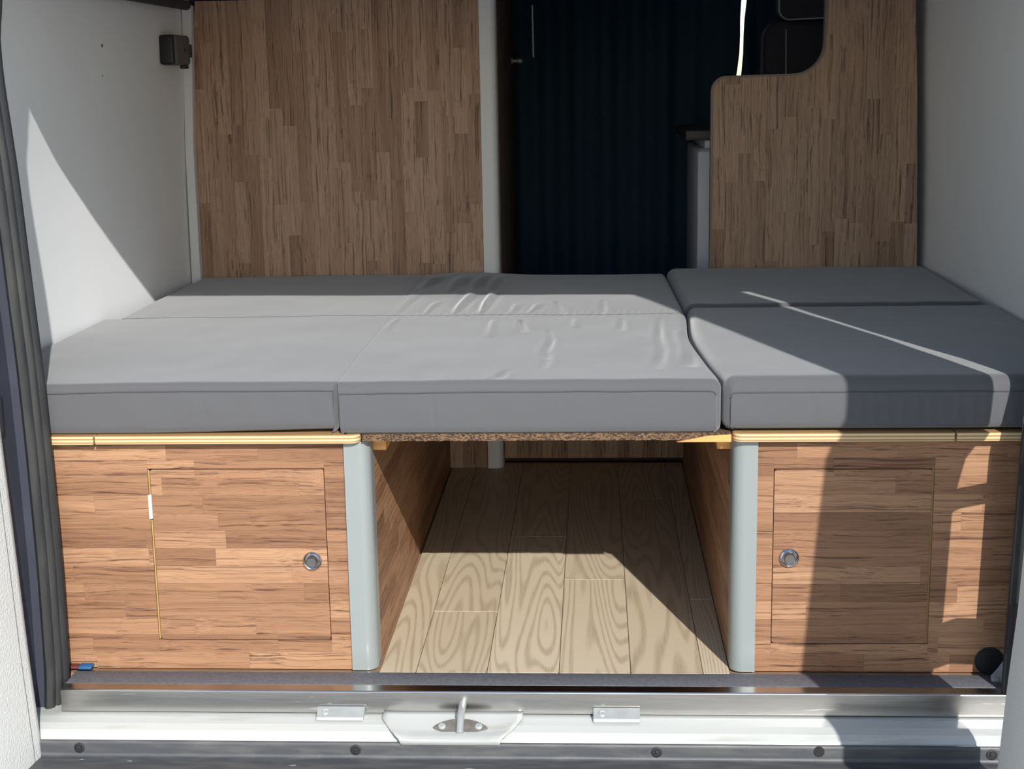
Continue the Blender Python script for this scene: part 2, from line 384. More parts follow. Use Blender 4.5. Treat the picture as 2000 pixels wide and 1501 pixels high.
# floor with separate planks in the passage between the benches
fl = box('floor', -0.93, 0.95, 0.0, 2.75, -0.03, -0.0035, 'core'); tag(fl, kind='structure')
xs = [-0.252, -0.191, -0.073, 0.046, 0.164, 0.282, 0.326]; cuts = [[0.62], [0.284], [0.733], [0.459], [1.02], [0.35]]
for i in range(6):
    ys = [0.0] + cuts[i] + [1.345]
    for y0, y1 in zip(ys, ys[1:]):
        g = 0.0005
        slab('plank', [(xs[i] + g, y0 + g), (xs[i + 1] - g, y0 + g), (xs[i + 1] - g, y1 - g), (xs[i] + g, y1 - g)], 'xy', 0.0, -0.0034, 'vinyl_plank', fl, chamfer=0.0006)

# white corner strip between the left wall and the partition
tag(slab('trim_1', [(-0.8805, 0.40), (-0.857, 0.40), (-0.855, 0.80), (-0.840, 1.14), (-0.863, 1.14), (-0.876, 0.80)], 'xz', 1.272, 1.298, 'pvc_white', None, bevel=0.003), kind='structure')
tag(tube('trim_2', [(-0.862, 0.10, 1.142), (-0.855, 0.7, 1.141), (-0.845, 1.25, 1.138)], 0.011, 'dark_trim', None), kind='structure')

# ------------------------------------------------------------------ partitions at the head of the bed
rng = random.Random(3)
YP = 1.300
def partition(name, outline, label, low_x=None):
    t = empty(name, (sum(p[0] for p in outline) / len(outline), YP + 0.01, 0)); tag(t, label, 'partition')
    slab('board', outline, 'xz', YP + 0.004, YP + 0.02, 'core', t)
    x0 = min(p[0] for p in outline); x1 = max(p[0] for p in outline)
    for (a, b, c, d) in staves(x0, x1, 0.0, 1.15, 0.0325, 0.13, 0.36, False, rng):
        if d < 0.40 and (low_x is None or b < low_x): continue
        p = clip(outline, a + 0.00004, b - 0.00004, c + 0.00004, d - 0.00004)
        if len(p) > 2: slab('stave', p, 'xz', YP, YP + 0.004, 'laminate_z_lifted', t, chamfer=0.00015)
    return t
pl = partition('partition_panel', [(-0.862, 0), (-0.160, 0), (-0.160, 1.15), (-0.838, 1.15), (-0.857, 0.93), (-0.859, 0.5)], 'tall full-height wood-look partition panel with a white edge post', -0.32)
def post_profile(x_in, x_out, y0, y1, r):
    """plan outline: flat front, rounded corner on the x_out side"""
    s = 1 if x_out > x_in else -1
    p = [(x_in, y0), (x_out - s * r, y0)]
    p += [(x_out - s * r + s * r * math.sin(math.radians(a)), y0 + r - r * math.cos(math.radians(a))) for a in range(9, 91, 9)]
    p += [(x_out, y1), (x_in, y1)]
    return p
slab('edge_post', post_profile(-0.160, -0.122, YP - 0.006, YP + 0.05, 0.016), 'xy', 0.0, 1.15, 'pvc_white', pl, smooth=True)
R0 = arc(0.407, 0.903, 0.018, 180, 90, 6)
OUT = [(0.389, 0.0)] + [(0.389, 0.90)] + R0 + [(0.55, 0.953)] + [(0.578 + 0.072 * math.sin(math.radians(a)), 1.026 - 0.072 * math.cos(math.radians(a))) for a in range(0, 91, 9)] + [(0.652, 1.15), (0.856, 1.15), (0.87, 0.9), (0.884, 0.5), (0.884, 0)]
OUT = [(0.389, 0.0), (0.389, 0.917)] + arc(0.422, 0.919, 0.033, 175, 95, 6) + [(0.50, 0.9535), (0.578, 0.9545)] + [(0.578 + 0.073 * math.sin(math.radians(a)), 1.0275 - 0.073 * math.cos(math.radians(a))) for a in range(9, 91, 9)] + [(0.652, 1.15), (0.856, 1.15), (0.87, 0.9), (0.884, 0.5), (0.884, 0)]
pr = partition('partition_panel', OUT, 'wood-look partition panel with a rounded step cut-out')
edge = [(x, YP + 0.009, z) for x, z in OUT[1:-4]]; edge = [(0.389, YP + 0.009, 0.40)] + edge
bm = bmesh.new(); sweep(bm, edge, [(-0.003, -0.0115), (0.002, -0.0115), (0.002, 0.0115), (-0.003, 0.0115)], up=Vector((0, 1, 0))); from_bm('edge_band', bm, 'edge_band', pr, True, 40)

# low riser panel closing the walkway under the bed
t = empty('riser_panel', (0.13, 1.355, 0)); tag(t, 'dark low wood riser panel closing the walkway under the bed', 'panel')
box('board', -0.121, 0.388, 1.351, 1.365, 0.012, 0.40, 'core', t)
for (a, b, c, d) in staves(-0.121, 0.388, 0.012, 0.40, 0.0325, 0.2, 0.4, False, rng):
    slab('stave', [(a + .0003, c), (b - .0003, c), (b - .0003, d), (a + .0003, d)], 'xz', 1.347, 1.351, 'laminate_z_lifted', t, chamfer=0.00015)
box('kick_strip', -0.121, 0.388, 1.372, 1.38, 0.0, 0.06, 'black', t)

# ------------------------------------------------------------------ bench cabinets
YF = 0.012                                            # face of the benches
def bench(name, xa, xb, xpost, side_x, door, knob, label, hinge_left, cut=None):
    """xa..xb wood face, post from the face to side_x, wood side along the passage"""
    t = empty(name, ((xa + xb) / 2, 0.6, 0)); tag(t, label, 'cabinet')
    dx0, dx1, dz0, dz1 = door
    fp = box('face_panel', xa, dx0 - 0.006, YF + 0.004, YF + 0.016, 0.0, 0.391, 'core', t)
    me_parts = bmesh.new()
    bm = bmesh.new()
    bbox(bm, xa, dx0 - 0.003, YF + 0.004, YF + 0.016, 0.0 if not cut else 0.0, 0.391)
    bbox(bm, dx1 + 0.003, xb, YF + 0.004, YF + 0.016, 0.0, 0.391)
    bbox(bm, dx0 - 0.003, dx1 + 0.003, YF + 0.004, YF + 0.016, 0.0, dz0 - 0.003)
    bbox(bm, dx0 - 0.003, dx1 + 0.003, YF + 0.004, YF + 0.016, dz1 + 0.003, 0.391)
    bm.to_mesh(fp.data); bm.free(); me_parts.free()
    gl, gr = (0.0042, 0.0012) if hinge_left else (0.0012, 0.0036)
    dr = slab('door', rrect(dx0 + gl, dx1 - gr, dz0 + 0.0015, dz1 - 0.0015, 0.004), 'xz', YF + 0.004, YF + 0.016, 'core', t)
    dpoly = rrect(dx0 + gl, dx1 - gr, dz0 + 0.0015, dz1 - 0.0015, 0.004)
    for (a, b, c, d) in staves(xa, xb, 0.0, 0.391, 0.0305, 0.10, 0.42, True, rng):
        i0, i1, j0, j1 = max(a, dx0), min(b, dx1), max(c, dz0), min(d, dz1)
        if i0 < i1 - 0.002 and j0 < j1 - 0.002:
            p = clip(dpoly, i0 + .00004, i1 - .00004, j0 + .00004, j1 - .00004)
            if len(p) > 2: slab('stave', p, 'xz', YF, YF + 0.004, 'laminate_x', dr, chamfer=0.00012)
            rest = [(a, min(b, dx0), c, d), (max(a, dx1), b, c, d), (i0, i1, c, min(d, dz0)), (i0, i1, max(c, dz1), d)]
        else: rest = [(a, b, c, d)]
        for (p0, p1, q0, q1) in rest:
            if p1 - p0 < 0.0015 or q1 - q0 < 0.0015: continue
            if cut:                                    # notch at the foot of the bench
                cx0, cx1, cz1 = cut
                if q0 < cz1 and p0 < cx1:
                    if q1 > cz1 + 0.002: slab('stave', [(p0, cz1), (min(p1, cx1), cz1), (min(p1, cx1), q1), (p0, q1)], 'xz', YF, YF + 0.004, 'laminate_x', fp, chamfer=0.00012)
                    if p1 <= cx1 + 0.002: continue
                    p0 = cx1
            slab('stave', [(p0 + .00004, q0 + .00004), (p1 - .00004, q0 + .00004), (p1 - .00004, q1 - .00004), (p0 + .00004, q1 - .00004)], 'xz', YF, YF + 0.004, 'laminate_x', fp, chamfer=0.00012)
    # hinge edge strip seen in the wide gap, hinge knuckle, lock
    hx = dx0 if hinge_left else dx1
    box('gap_edge', hx - 0.0028 if hinge_left else hx - 0.003, hx + 0.0015 if hinge_left else hx + 0.0028, YF + 0.005, YF + 0.012, dz0, dz1, 'brass_edge', dr)
    if hinge_left: tube('hinge', [(hx + 0.0008, YF + 0.001, 0.262), (hx + 0.0008, YF + 0.001, 0.302)], 0.0032, 'pvc_white', dr, up=(0, 1, 0))
    lk = lathe('lock_ring', (knob[0], YF, knob[1]), (0, -1, 0), [(0.0162, 0.0), (0.0162, 0.002), (0.0150, 0.0045), (0.0125, 0.0062), (0.0112, 0.0055), (0.0108, 0.003)], 'chrome', dr)
    lathe('lock_button', (knob[0], YF - 0.0028, knob[1]), (0, -1, 0), [(0.0100, 0.0), (0.0100, 0.0052), (0.0086, 0.0072), (0.0078, 0.0064), (0.0, 0.0060)], 'chrome_dark_reflection', dr)
    # corner post
    slab('corner_post', post_profile(xpost, side_x, YF - 0.006, YF + 0.042, 0.02), 'xy', 0.001, 0.3915, 'post_grey', t, smooth=True)
    s = 1 if side_x > xpost else -1
    # side panel along the passage
    X0 = side_x - s * 0.004
    sp = box('side_panel', min(X0, X0 - s * 0.012), max(X0, X0 - s * 0.012), YF + 0.042, 1.296, 0.0, 0.391, 'core', t)
    for (a, b, c, d) in staves(YF + 0.042, 1.296, 0.0, 0.391, 0.0305, 0.14, 0.45, True, rng):
        slab('stave', [(a + .00004, c + .00004), (b - .00004, c + .00004), (b - .00004, d - .00004), (a + .00004, d - .00004)], 'yz', X0 + s * 0.004, X0, 'laminate_y', sp, chamfer=0.00012)
    box('cleat', min(side_x, side_x + s * 0.022), max(side_x, side_x + s * 0.022), YF + 0.032, 1.25, 0.368, 0.3925, 'cleat_wood', t, bevel=0.001)
    return t
bl = bench('bench_cabinet', -0.790, -0.296, -0.297, -0.255, (-0.622, -0.331, 0.051, 0.346), (-0.357, 0.189),
      'wood-look bench cabinet whose door has a white hinge', True, cut=(-0.80, -0.730, 0.0115))
br = bench('bench_cabinet', 0.365, 0.800, 0.366, 0.3265, (0.392, 0.645, 0.048, 0.343), (0.419, 0.195),
      'wood-look bench cabinet with a round black cable hole beside its door', False)
lathe('cable_hole', (0.7445, YF - 0.0002, 0.020), (0, -1, 0), [(0.0235, 0.0), (0.0235, 0.0012), (0.0215, 0.0014), (0.0205, 0.0004), (0.0, 0.0003)], 'black', br)

# plywood lids on the benches
def lid(x0, x1, rl, rr_, label, dz=0.0):
    y0, y1 = -0.010, 1.297; p = []
    if rl: p += arc(x0 + rl, y0 + rl, rl, 180, 270, 6)
    else: p.append((x0, y0))
    if rr_: p += arc(x1 - rr_, y0 + rr_, rr_, 270, 360, 6)
    else: p.append((x1, y0))
    p += [(x1, y1), (x0, y1)]
    o = slab('plywood_lid', p, 'xy', 0.3925 + dz, 0.4065 + dz, 'plywood', None, bevel=0.0012)
    o['group'] = 'plywood lids on the benches'
    return tag(o, label, 'board')
lid(-0.800, -0.7005, 0, 0, 'short pale plywood lid piece over the bench with the hinge', -0.0005)
lid(-0.6975, -0.268, 0, 0.016, 'long pale plywood lid with a rounded corner over the bench with the hinge')
lid(0.3245, 0.6685, 0.016, 0, 'long pale plywood lid with a rounded corner over the bench with the cable hole')
lid(0.6715, 0.800, 0, 0, 'short pale plywood lid piece over the bench with the cable hole')
# particle board bridging the walkway
t = empty('bed_board', (0.03, 0.6, 0.393)); tag(t, 'rough-edged particle board bridging the walkway under the middle cushions', 'board')
bm = bmesh.new(); bbox(bm, -0.264, 0.3215, -0.006, 1.295, 0.3955, 0.4065)
bmesh.ops.subdivide_edges(bm, edges=[e for e in bm.edges if abs(e.verts[0].co.x - e.verts[1].co.x) > 0.1], cuts=220)
for v in bm.verts:
    if v.co.y < 0.1: v.co.y += 0.0025 * noise.noise(v.co * 160); v.co.z += 0.001 * noise.noise(v.co * 120 + Vector((3, 0, 0)))
from_bm('panel', bm, 'particle', t)
slab('end_splint', [(0.236, 0.3925), (0.322, 0.3925), (0.322, 0.4045), (0.285, 0.4025)], 'xz', -0.0088, 0.03, 'cleat_wood', t, bevel=0.0006)

# ------------------------------------------------------------------ cushions
RID = [  # soft creases: polyline on the bed, height, half-width
    ([(-0.300, .659), (-0.296, .965)], .005, .008), ([(-.236, .674), (-.228, .847)], .003, .006), ([(-.175, .672), (-.165, .979)], .006, .008),
    ([(-.121, .668), (-.119, .976)], .007, .007), ([(.026, .831), (.043, .679)], -.004, .006), ([(.124, .84), (.128, .674)], -.004, .006),
    ([(-.023, .682), (-.011, .798)], .003, .006), ([(-.087, .600), (-.087, .399)], .0032, .007), ([(-.035, .590), (-.023, .463)], -.0045, .006),
    ([(.02, .478), (.03, .367), (.026, .194)], -.0035, .006), ([(.157, .61), (.16, .471)], -.003, .006), ([(.23, .60), (.231, .439), (.215, .098)], -.0035, .007),
    ([(.279, .46), (.273, .117)], -.010, .009), ([(-.28, 1.02), (-.262, 1.215)], .007, .012), ([(-.168, .96), (-.155, 1.23)], .007, .01),
    ([(-.128, .96), (-.118, 1.23)], .007, .009), ([(-.286, .635), (-.291, .487)], .003, .006), ([(.022, .104), (.031, .241)], -.002, .007), ([(-.04, .085), (-.043, .01)], -.002, .007),
    ([(-.22, .95), (-.20, 1.2)], .005, .012), ([(-.06, .66), (-.055, .80)], .0025, .006), ([(.07, .62), (.072, .50)], .002, .006)]
def dseg(x, y, pts):
    """distance to a polyline and the share of its length where the nearest point lies"""
    best = 9; bs = 0; tot = sum(math.hypot(b[0] - a[0], b[1] - a[1]) for a, b in zip(pts, pts[1:])); run = 0
    for (ax, ay), (bx, by) in zip(pts, pts[1:]):
        dx, dy = bx - ax, by - ay; L = math.hypot(dx, dy); t = max(0, min(1, ((x - ax) * dx + (y - ay) * dy) / (L * L)))
        d = math.hypot(ax + dx * t - x, ay + dy * t - y)
        if d < best: best = d; bs = (run + t * L) / tot
        run += L
    return best, bs
def cushion(name, x0, x1, y0, y1, z0, z1, label, step=0.008, rad=(.008, .008, .016, .008), ridges=True, left=None, right=None, front=None, zb=None, top=None, seam=True, amp=.0022, pucker=None, corner=(0, 0)):
    """fabric cushion: height field top, skirts on four sides, closed bottom. rad = edge radius left, right, front, back"""
    t = empty(name, ((x0 + x1) / 2, (y0 + y1) / 2, z0)); tag(t, label, 'cushion', 'grey bed cushions')
    def axis(a, b, r0, r1):
        k = [a + r0 * (1 - math.cos(math.pi / 2 * i / 5)) for i in range(5)]
        n = max(2, int((b - a - r0 - r1) / step)); k += [a + r0 + (b - a - r0 - r1) * i / n for i in range(n + 1)]
        k += [b - r1 * (1 - math.cos(math.pi / 2 * i / 5)) for i in range(4, -1, -1)]; return k
    X = axis(x0, x1, rad[0], rad[1]); Yv = axis(y0, y1, rad[2], rad[3]); seed = Vector((2.1, 5.3, 3)) if ridges else Vector((7.7, 1.2, 3))
    def drop(d, r): return 0 if d >= r else r * (1 - math.sqrt(max(0, 1 - (1 - d / r) ** 2)))
    def warp(x, y):
        u = (x - x0) / (x1 - x0); dx = 0
        cf = math.exp(-((y - y0) / 0.007) ** 2); dx += corner[0] * cf * max(0, 1 - (x - x0) / 0.02) ** 2 - corner[1] * cf * max(0, 1 - (x1 - x) / 0.02) ** 2
        if left: dx += (1 - u) ** 3 * left(y)
        if right: dx += u ** 3 * right(y)
        return x + dx
    rid = [(p, h, w_) for p, h, w_ in RID] if ridges else []
    def H(x, y):
        z = z1 - drop(x - x0, rad[0]) - drop(x1 - x, rad[1]) - drop(y - y0, rad[2]) - drop(y1 - y, rad[3])
        wx = warp(x, y); e = min(1, min(x - x0, x1 - x, y - y0, y1 - y) / 0.03)
        z += amp * noise.noise(Vector((wx * 4, y * 4, 0)) + seed) + amp * 0.35 * noise.noise(Vector((wx * 16, y * 9, 4)) + seed)
        if top: z += top(wx, y)
        for p, h, w_ in rid:
            xs_ = [q[0] for q in p]; ys_ = [q[1] for q in p]
            if wx < min(xs_) - 4 * w_ or wx > max(xs_) + 4 * w_ or y < min(ys_) - .08 or y > max(ys_) + .08: continue
            qx = wx + 0.007 * noise.noise(Vector((wx * 4, y * 6, 2)))
            d, sh = dseg(qx, y, p); k = w_ * (0.75 + 0.6 * sh)
            z += h * (math.exp(-(d / k) ** 2) - 0.3 * math.exp(-((d - 1.7 * k) / k) ** 2)) * max(0.3, e) * (0.15 + math.sin(math.pi * min(1, max(0, sh))) ** 0.7) * (0.9 + 0.5 * noise.noise(Vector((wx * 6, y * 8, 8))))
        if pucker:
            for yy, a_, per in pucker:
                q = abs(y - yy)
                if q < 0.05: z += a_ * math.exp(-(q / 0.018) ** 2) * math.sin(wx * 2 * math.pi / per + 3 * noise.noise(Vector((wx * 9, 1, 0)))) * (0.5 + noise.noise(Vector((wx * 5, 7, 0))))
        return z
    nx, ny = len(X), len(Yv); V = [(warp(x, y), y, H(x, y)) for y in Yv for x in X]; Fc = []
    for j in range(ny - 1):
        for i in range(nx - 1): a = j * nx + i; Fc.append((a, a + 1, a + 1 + nx, a + nx))
    loop = [i for i in range(nx)] + [j * nx + nx - 1 for j in range(1, ny)] + [(ny - 1) * nx + i for i in range(nx - 2, -1, -1)] + [j * nx for j in range(ny - 2, 0, -1)]
    nrm = [(0, -1)] * nx + [(1, 0)] * (ny - 1) + [(0, 1)] * (nx - 1) + [(-1, 0)] * (ny - 2)
    prev = loop; NZ = 12
    for k in range(1, NZ + 1):
        cur = []; f = k / NZ
        for idx, (a, b) in zip(loop, nrm):
            x, y, z = V[idx]; zl = z0 + (zb(x) if zb and b == -1 else 0)
            bul = (0.0015 * math.sin(math.pi * min(1, f * 1.05)) if b == -1 and y0 < 0.1 else 0) - (0.006 * max(0, (f - 0.85) / 0.15) ** 2)
            if b == -1 and front: bul += front(x, f)
            elif b == -1: bul += 0.0016 * noise.noise(Vector((x * 22, f * 1.2, 0)) + seed) * math.sin(math.pi * f)
            cur.append(len(V)); V.append((x + a * bul, y + b * bul, z + (zl - z) * f))
        n = len(loop)
        for i in range(n): j = (i + 1) % n; Fc.append((prev[i], cur[i], cur[j], prev[j]))
        prev = cur
    Fc.append(tuple(prev[::-1]))
    me = bpy.data.meshes.new('cover'); me.from_pydata(V, [], Fc); me.update()
    from_me('cover', me, 'fabric', t, True, 75)
    if seam:
        pts = []
        for i in range(2, nx - 2, 2):
            v = V[i]; pts.append((v[0], v[1] - 0.0004 - (front(v[0], 0.03) if front else 0.0), v[2] - 0.001))
        tube('piping', pts, 0.0011, 'fabric_seam', t, n=6, up=(0, 0, 1))
    return t
YS = 0.660
midr = lambda y: -0.012 * math.exp(-((y - 0.42) / 0.2) ** 2) + 0.012 * math.exp(-((y - 0.0) / 0.12) ** 2) - 0.010 * max(0, (y - 0.7) / 0.6)
def fold_l(x, f):   # tucked corner and loose folds on the left front
    v = 0.0016 * noise.noise(Vector((x * 20, f * 1.5, 5))) * math.sin(math.pi * f)
    v -= 0.009 * math.exp(-((x + 0.3075 - 0.003 * f) / 0.0035) ** 2) * min(1, 6 * f) * (1 - f * 0.6)
    v -= 0.0018 * math.exp(-((x + 0.522 - 0.012 * f) / 0.004) ** 2) * math.sin(math.pi * f)
    v -= 0.0015 * math.exp(-((x + 0.352 - 0.012 * f) / 0.006) ** 2) * math.sin(math.pi * f)
    return v
def fold_m(x, f):
    v = 0.0013 * noise.noise(Vector((x * 18, f, 9))) * math.sin(math.pi * f)
    v -= 0.0022 * math.exp(-((x + 0.152 - 0.008 * f) / 0.0035) ** 2) * math.sin(math.pi * min(1, f * 1.05))
    return v
def fold_r(x, f):
    k = min(1, max(0, (x - 0.47) / 0.05))
    v = 0.0024 * k * math.sin(x * 2 * math.pi / 0.0215 + 1.3 * noise.noise(Vector((x * 30, 0, 0)))) * math.sin(math.pi * f) * (0.7 + 0.5 * noise.noise(Vector((x * 14, 3, 0))))
    v += 0.0012 * noise.noise(Vector((x * 18, f, 2))) * math.sin(math.pi * f)
    v -= 0.002 * math.exp(-((x - 0.449 - 0.002 * f) / 0.003) ** 2) * math.sin(math.pi * f)
    return v
leftwall = lambda y: 0.10 * math.exp(-(max(0, y - 0.0) / 0.06) ** 2)
cushion('bed_cushion', -0.900, -0.3021, -0.002, YS - .0003, 0.4075, 0.4905, 'grey front cushion beside the sunlit white wall', step=.006, rad=(.008, .0010, .012, .0015), left=leftwall, corner=(0, .006),
        front=fold_l, zb=lambda x: 0.0065 * max(0, min(1, (x + 0.62) / 0.28)), top=lambda x, y: - 0.006 * max(0, 1 - (x + 0.9) / 0.25) * max(0, 1 - y / .3))
cushion('bed_cushion', -0.3020, 0.2945, -0.006, YS - .0003, 0.4070, 0.4905, 'grey front cushion over the walkway between the two benches', step=.0035, rad=(.0010, .014, .016, .0015), right=midr, front=fold_m, corner=(.004, .008),
        pucker=[(YS, .0012, .018)], top=lambda x, y: 0.003 * math.sin((x + .3) * 5) * max(0, 0.6 - y))
cushion('bed_cushion', 0.2975, 0.915, -0.004, 0.715, 0.4120, 0.494, 'grey front cushion on the bench with the cable hole, streaked by sunlight', step=.006, rad=(.02, .008, .022, .006), left=midr, front=fold_r, corner=(.012, 0), ridges=False, zb=lambda x: 0.0)
cushion('bed_cushion', -0.868, -0.3021, YS, 1.292, 0.4075, 0.4912, 'grey rear cushion below the tall wood partition', step=.006, rad=(.01, .0010, .0022, .012), ridges=True, seam=False,
        right=None, left=lambda y: 0.012 * (y - .66) / .63)
cushion('bed_cushion', -0.3020, 0.2905, YS, 1.292, 0.4070, 0.4912, 'creased grey rear cushion in front of the dark doorway', step=.0035, rad=(.0010, .014, .0022, .014), right=midr, seam=False, pucker=[(YS, .0012, .018), (YS + .03, .001, .014)],
        top=lambda x, y: 0.010 * math.exp(-((x + .2) / .12) ** 2) * max(0, min(1, (y - .9) / .25)) - 0.004 * max(0, (y - 1.0) / .3))
cushion('bed_cushion', 0.2935, 0.895, 0.718, 1.294, 0.4120, 0.500, 'grey rear cushion below the stepped wood partition', step=.006, rad=(.02, .008, .012, .014), left=midr, ridges=False, seam=False)

# ------------------------------------------------------------------ van rear: sill, bumper, frame
t = empty('sill_trim', (0, -0.04, -0.04)); tag(t, 'shiny aluminium angle trim along the rear sill with dark grip strip', 'sill trim')
SX0, SX1 = -0.762, 0.752
slab('angle_profile', [(0.004, -0.0040), (0.004, -0.0004), (-0.054, -0.0004), (-0.0545, 0.0012), (-0.0775, 0.0012), (-0.0795, -0.0008), (-0.0805, -0.036), (-0.0775, -0.036), (-0.0765, -0.004)], 'yz', SX0, SX1, 'alu', t, bevel=0.0006)
box('grip_strip', SX0, SX1, -0.0535, -0.004, -0.0004, 0.0016, 'antislip', t, bevel=0.0004)
body = empty('rear_body_frame', (0, -0.05, -0.6)); tag(body, 'white painted rear van body frame around the door opening', 'van body')
prof = [(0.03, -0.04), (-0.078, -0.0385), (-0.092, -0.0385), (-0.112, -0.041), (-0.127, -0.046), (-0.137, -0.0535), (-0.1415, -0.064), (-0.1415, -0.12), (0.03, -0.12)]
slab('sill', prof, 'yz', -0.93, 0.95, 'white_paint', body, bevel=0.002)
t = empty('rear_bumper', (0, -0.2, -0.2)); tag(t, 'scuffed grey plastic rear bumper step below the white sill', 'bumper')
slab('bumper_shell', [(-0.1425, -0.0555), (-0.1465, -0.0545), (-0.149, -0.058), (-0.150, -0.0765), (-0.153, -0.0800), (-0.27, -0.083), (-0.30, -0.10), (-0.31, -0.33), (-0.1425, -0.33)], 'yz', -0.90, 0.92, 'bumper_plastic', t, bevel=0.002)
for x in (-0.711, -0.270, 0.200, 0.711):
    s = lathe('screw', (x, -0.1492, -0.0665), (0, -1, 0.08), [(0.0085, -0.001), (0.0085, 0.0012), (0.0065, 0.0016), (0.0062, 0.0006), (0.0035, 0.0006), (0.0030, 0.0025), (0, 0.003)], 'plastic_black', t, n=24)
lathe('screw_hole', (0.449, -0.1492, -0.064), (0, -1, 0.08), [(0.0085, -0.001), (0.0085, 0.0008), (0.0, 0.0009)], 'black', t, n=24)
# latch recess and striker in the middle of the sill
def sill_z(y):
    return lerp_tab(sorted([(-0.1415, -0.064), (-0.137, -0.0535), (-0.127, -0.046), (-0.112, -0.041), (-0.092, -0.0385), (-0.078, -0.0385)]), y)
V = []; Fc = []; ys = [-0.079, -0.09, -0.10, -0.112, -0.122, -0.132, -0.140, -0.147, -0.1505, -0.1505]; n = 24
for k, y in enumerate(ys):
    f = k / (len(ys) - 1); wl = -0.234 + 0.036 * max(0, (f - .25) / .75) ** 0.8; wr = -0.010 - 0.034 * max(0, (f - .25) / .75) ** 0.8
    for i in range(n + 1):
        u = i / n; x = wl + (wr - wl) * u; e = min(u, 1 - u) * 2
        z = sill_z(max(y, -0.127)) + 0.0025 - 0.004 * min(1, e * 3) * math.sin(math.pi * f) - (0.012 if k == len(ys) - 1 else 0.004 * max(0, (k - 6) / 2))
        V.append((x, y, z))
for k in range(len(ys) - 1):
    for i in range(n): a = k * (n + 1) + i; Fc.append((a, a + 1, a + n + 2, a + n + 1))
me = bpy.data.meshes.new('latch_recess'); me.from_pydata(V, [], Fc); me.update()
o = from_me('latch_recess', me, 'white_paint', body, True, 50); sd = o.modifiers.new('thick', 'SOLIDIFY'); sd.thickness = 0.003; sd.offset = -1

def base_out():
    p = []
    for i in range(25): u = -1 + i / 12; p.append((0.039 * u, -0.0005 - 0.014 * (1 - abs(u) ** 2.2) - 0.006 * math.exp(-(u / .14) ** 2)))
    for i in range(1, 24): u = 1 - i / 12; p.append((0.039 * u, 0.0005 + 0.013 * (1 - abs(u) ** 2.5)))
    return p
t = tag(slab('door_striker', base_out(), 'xy', 0.0, -0.006, 'steel', body, bevel=0.0012), 'worn steel striker plate')
M_ = Matrix.Translation((-0.107, -0.1235, -0.0390)) @ Matrix.Rotation(math.radians(38), 4, 'X') @ Matrix.Diagonal((1.12, 1.06, 1, 1))
t.data.transform(M_)
tube('striker_bar', [(-0.1065, -0.079, -0.020), (-0.1065, -0.094, -0.0205), (-0.107, -0.108, -0.0235), (-0.107, -0.122, -0.033), (-0.107, -0.136, -0.045)], 0.006, 'zinc', t, n=12, up=(1, 0, 0))
for dx in (-0.026, 0.026):
    o = lathe('rivet', (dx, 0.001, 0.0), (0, 0, 1), [(0.0055, 0), (0.005, 0.0016), (0.002, 0.0022), (0, 0.0022)], 'zinc', t, n=16); o.data.transform(M_)
for x0, x1, lab in ((-0.340, -0.264, 'small zinc plate on the sill in front of the bench with the hinge'), (0.102, 0.176, 'small zinc plate on the sill in front of the walkway')):
    t = empty('sill_plate', ((x0 + x1) / 2, -0.095, -0.035)); tag(t, lab, 'plate', 'zinc plates on the sill')
    slab('plate', [(-0.0815, -0.024), (-0.086, -0.0235), (-0.1035, -0.0335), (-0.1055, -0.0385), (-0.0815, -0.0385)], 'yz', x0, x1, 'zinc', t, bevel=0.0012)
    lathe('rivet', (x0 + 0.014, -0.0945, -0.0282), (0, -0.5, 0.87), [(0.0055, -0.001), (0.0055, 0.001), (0.004, 0.002), (0.003, 0.0012), (0, 0.0012)], 'zinc', t, n=16)

# door pillars, header
LS = [(-0.07, -0.776), (0.0, -0.767), (0.2, -0.764), (0.4, -0.766), (0.54, -0.769), (0.65, -0.774), (0.82, -0.781), (0.99, -0.793), (1.06, -0.791), (1.10, -0.779), (1.2, -0.776)]
RS = [(-0.06, 0.7475), (0.06, 0.7485), (0.2, 0.7520), (0.36, 0.7560), (0.44, 0.7580), (0.49, 0.772), (0.60, 0.786), (0.80, 0.768), (1.12, 0.750)]
zz = [-0.07 + 1.25 * i / 40 for i in range(41)]
def pillar(name, inner, outer_x, y0, y1, mt):
    p = [(inner(z), z) for z in zz] + [(outer_x, zz[-1]), (outer_x, zz[0])]
    return slab(name, p, 'xz', y0, y1, mt, body, smooth=True)
pillar('left_pillar', lambda z: lerp_tab(LS, z) - 0.020, -0.945, -0.060, -0.014, 'jamb_shaded')
pillar('left_jamb', lambda z: lerp_tab(LS, z) - 0.040, -0.945, -0.120, -0.060, 'jamb_shaded')
pillar('right_pillar', lambda z: lerp_tab(RS, z) + 0.012, 0.965, -0.095, -0.014, 'jamb_paint')
hd = slab('roof_header', [(-0.07, 1.128), (-0.05, 1.114), (-0.03, 1.112), (-0.02, 1.120), (-0.02, 1.25), (-0.07, 1.25)], 'yz', -0.93, 0.95, 'white_paint', body)
for v in hd.data.vertices:                             # the lintel falls a little towards the right
    if v.co.z < 1.2: v.co.z += 0.030 if v.co.x < 0 else -0.024
box('roof_skin', -0.945, 0.965, -0.07, 2.8, 1.25, 1.27, 'white_paint', body)
